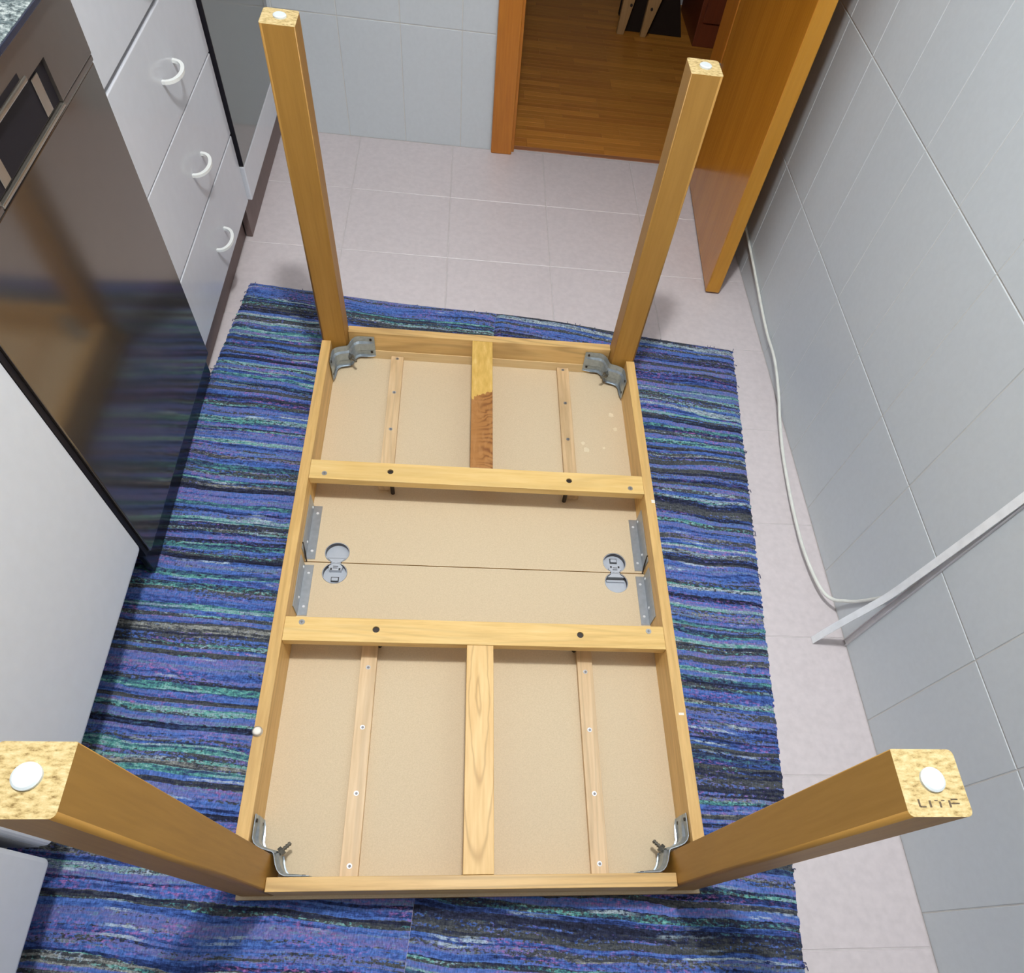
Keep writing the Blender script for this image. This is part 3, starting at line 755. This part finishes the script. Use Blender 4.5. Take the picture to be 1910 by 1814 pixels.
def corner_plate(ox, oy, su, sv):
    """ox, oy: inner corner of the rails; su along x, sv along y away from it"""
    half = [(0.1085, 0.0020), (0.098, 0.0020), (0.080, 0.0020), (0.0665, 0.0026), (0.0585, 0.0060), (0.0525, 0.0125), (0.0482, 0.0215), (0.0452, 0.0315), (0.0430, 0.0390)]
    path = half + [(0.0415, 0.0415)] + [(b, a) for a, b in half[::-1]]
    zs = [(0.0105, 0.0), (0.0115, 0.0), (0.026, 0.0), (0.031, 0.0045), (0.036, 0.0050), (0.050, 0.0050), (0.0545, 0.0015), (0.068, 0.0), (0.0715, 0.003), (0.0725, 0.0065)]
    bm = bmesh.new(); n = len(path); g = []
    for i, (u, v) in enumerate(path):
        c = 1.0 if 0 < i < n - 1 else 0.15
        if i in (1, n - 2): c = 0.6
        if i == n // 2: c = 0.25
        k = i if i <= n // 2 else n - 1 - i
        a = (PI / 2) - (PI / 4) * min(1.0, max(0.0, (k - 1.5) / 6)); nu, nv = (math.cos(a), math.sin(a)) if i <= n // 2 else (math.sin(a), math.cos(a))
        row = []
        for dz, off in zs:
            uu, vv = u + nu * off * c, v + nv * off * c
            row.append(bm.verts.new((ox + su * uu, oy + sv * vv, D - dz)))
        g.append(row)
    for i in range(n - 1):
        for j in range(len(zs) - 1): bm.faces.new((g[i][j], g[i + 1][j], g[i + 1][j + 1], g[i][j + 1]))
    bmesh.ops.recalc_face_normals(bm, faces=bm.faces)
    ext = bmesh.ops.solidify(bm, geom=list(bm.faces), thickness=0.0014)
    p = T(done('corner_plate', bm, m_zinc))
    # screws in the wings
    for dz in (0.019, 0.058):
        for which in (0, 1):
            u, v = (0.098, 0.0036) if which == 0 else (0.0036, 0.098)
            ax = (0, sv, 0) if which == 0 else (su, 0, 0)
            bm = bmesh.new(); acyl(bm, (ox + su * u, oy + sv * v, D - dz), ax, 0.0034, 0.0016, 12)
            done('screw', bm, m_bolt, p)
    # threaded bolt across the corner with its nut
    ax = Vector((su, sv, 0)).normalized(); c0 = Vector((ox + su * 0.0400, oy + sv * 0.0400, D - 0.043))
    bm = bmesh.new(); pts = []; rad = []
    for k in range(28):
        pts.append(c0 + ax * (k * 0.0012)); rad.append(0.0042 if k % 4 < 2 else 0.0030)
    atube(bm, pts, rad, 12); done('bolt', bm, m_bolt2, p)
    bm = bmesh.new(); acyl(bm, c0 + ax * 0.009, ax, 0.0082, 0.007, 6); done('nut', bm, m_bolt2, p)
for ox, su in ((-W2 + RTK, 1), (W2 - RTK, -1)):
    corner_plate(ox, RTK, su, 1); corner_plate(ox, L - RTK, su, -1)

# small marks on the table
bm = bmesh.new(); acyl(bm, (-0.4165, 0.281, D + 0.0002), (0, 0, 1), 0.0098, 0.0045, 20); acyl(bm, (-0.4165, 0.281, D + 0.0047), (0, 0, 1), 0.0098, 0.0035, 20, 0.0055)
done('stop_button', bm, m_mark, side_rails[0], True)
bm = bmesh.new(); abox(bm, 0.4085, 0.4195, 0.326, 0.331, D - 0.0002, D + 0.0004); done('paint_mark', bm, m_mark, side_rails[1])
bm = bmesh.new(); abox(bm, 0.416, 0.4245, 0.868, 0.878, D - 0.0002, D + 0.0004); done('paint_mark', bm, m_mark, side_rails[1])
for x, y, r in ((0.366, 1.235, 0.0085), (0.373, 1.183, 0.0065), (0.287, 1.103, 0.0085), (0.279, 1.126, 0.0060), (0.336, 1.112, 0.004)):
    bm = bmesh.new(); rnd = random.Random(int(x * 1000)); pl = []
    for k in range(12):
        a = 2 * PI * k / 12; rr = r * rnd.uniform(0.7, 1.1); pl.append((x + rr * math.cos(a), y + rr * 1.15 * math.sin(a)))
    aprism(bm, pl, PZ - 0.0002, PZ + 0.0003); done('glue_spot', bm, m_spot, tops[1])

# ------------------------------------------------------------------ cable and trunking on the right wall
cab = [(0.884, 2.42, 0.16), (0.8845, 2.25, 0.118), (0.8845, 2.063, 0.098), (0.8842, 1.872, 0.080), (0.8838, 1.687, 0.060), (0.883, 1.578, 0.053), (0.882, 1.476, 0.054),
       (0.878, 1.365, 0.038), (0.868, 1.262, 0.022), (0.855, 1.155, 0.016), (0.845, 1.045, 0.015), (0.838, 0.94, 0.016), (0.835, 0.822, 0.018),
       (0.842, 0.735, 0.020), (0.853, 0.680, 0.024), (0.866, 0.652, 0.036), (0.877, 0.636, 0.058), (0.8835, 0.618, 0.088), (0.8830, 0.596, 0.135), (0.8790, 0.575, 0.185), (0.8760, 0.562, 0.23), (0.8775, 0.557, 0.28)]
bm = bmesh.new(); atube(bm, spline(cab, 8), 0.0042, 10)
tag(done('cable', bm, m_cable, None, True), 'white round cable running along the foot of the grey tiled wall', 'cable')
tr = tag(empty('cable_trunking', (0.88, 0.552, 0.0)), 'white cable trunking on the tiled wall with its cover bent out to the floor', 'trunking')
# base channel stays on the wall
bm = bmesh.new()
prof = [(0.8898, 0.5435), (0.8898, 0.5585), (0.8835, 0.5585), (0.8835, 0.5572), (0.8882, 0.5572), (0.8882, 0.5448), (0.8835, 0.5448), (0.8835, 0.5435)]
aprism(bm, prof, 0.004, 2.2); kid(done('base_channel', bm, m_trunk_base), tr)
# loose cover: hugs the channel above, bows out to the floor below
cov = [(0.8060, 0.556, 0.0025), (0.8140, 0.556, 0.040), (0.8250, 0.556, 0.085), (0.8360, 0.556, 0.124), (0.8500, 0.556, 0.172), (0.8600, 0.555, 0.220), (0.8665, 0.554, 0.300), (0.8730, 0.553, 0.410), (0.8780, 0.552, 0.520), (0.8815, 0.551, 0.640), (0.8822, 0.551, 0.8), (0.8822, 0.551, 1.2), (0.8822, 0.551, 2.2)]
pts = spline(cov, 6); bm = bmesh.new(); rg = []
for i, p in enumerate(pts):
    t = (pts[min(i + 1, len(pts) - 1)] - pts[max(i - 1, 0)]).normalized()
    wv = Vector((0, 1, 0)); nv = wv.cross(t).normalized()          # thickness direction
    if nv.x > 0: nv = -nv
    hw = 0.0088
    rg.append([bm.verts.new(p + wv * a * hw + nv * b) for a, b in ((-1, 0), (1, 0), (1, 0.0016), (-1, 0.0016))])
for i in range(len(rg) - 1):
    for k in range(4): bm.faces.new((rg[i][k], rg[i][(k + 1) % 4], rg[i + 1][(k + 1) % 4], rg[i + 1][k]))
bm.faces.new(rg[0]); bm.faces.new(rg[-1][::-1])
kid(done('cover_strip', bm, m_trunk), tr)
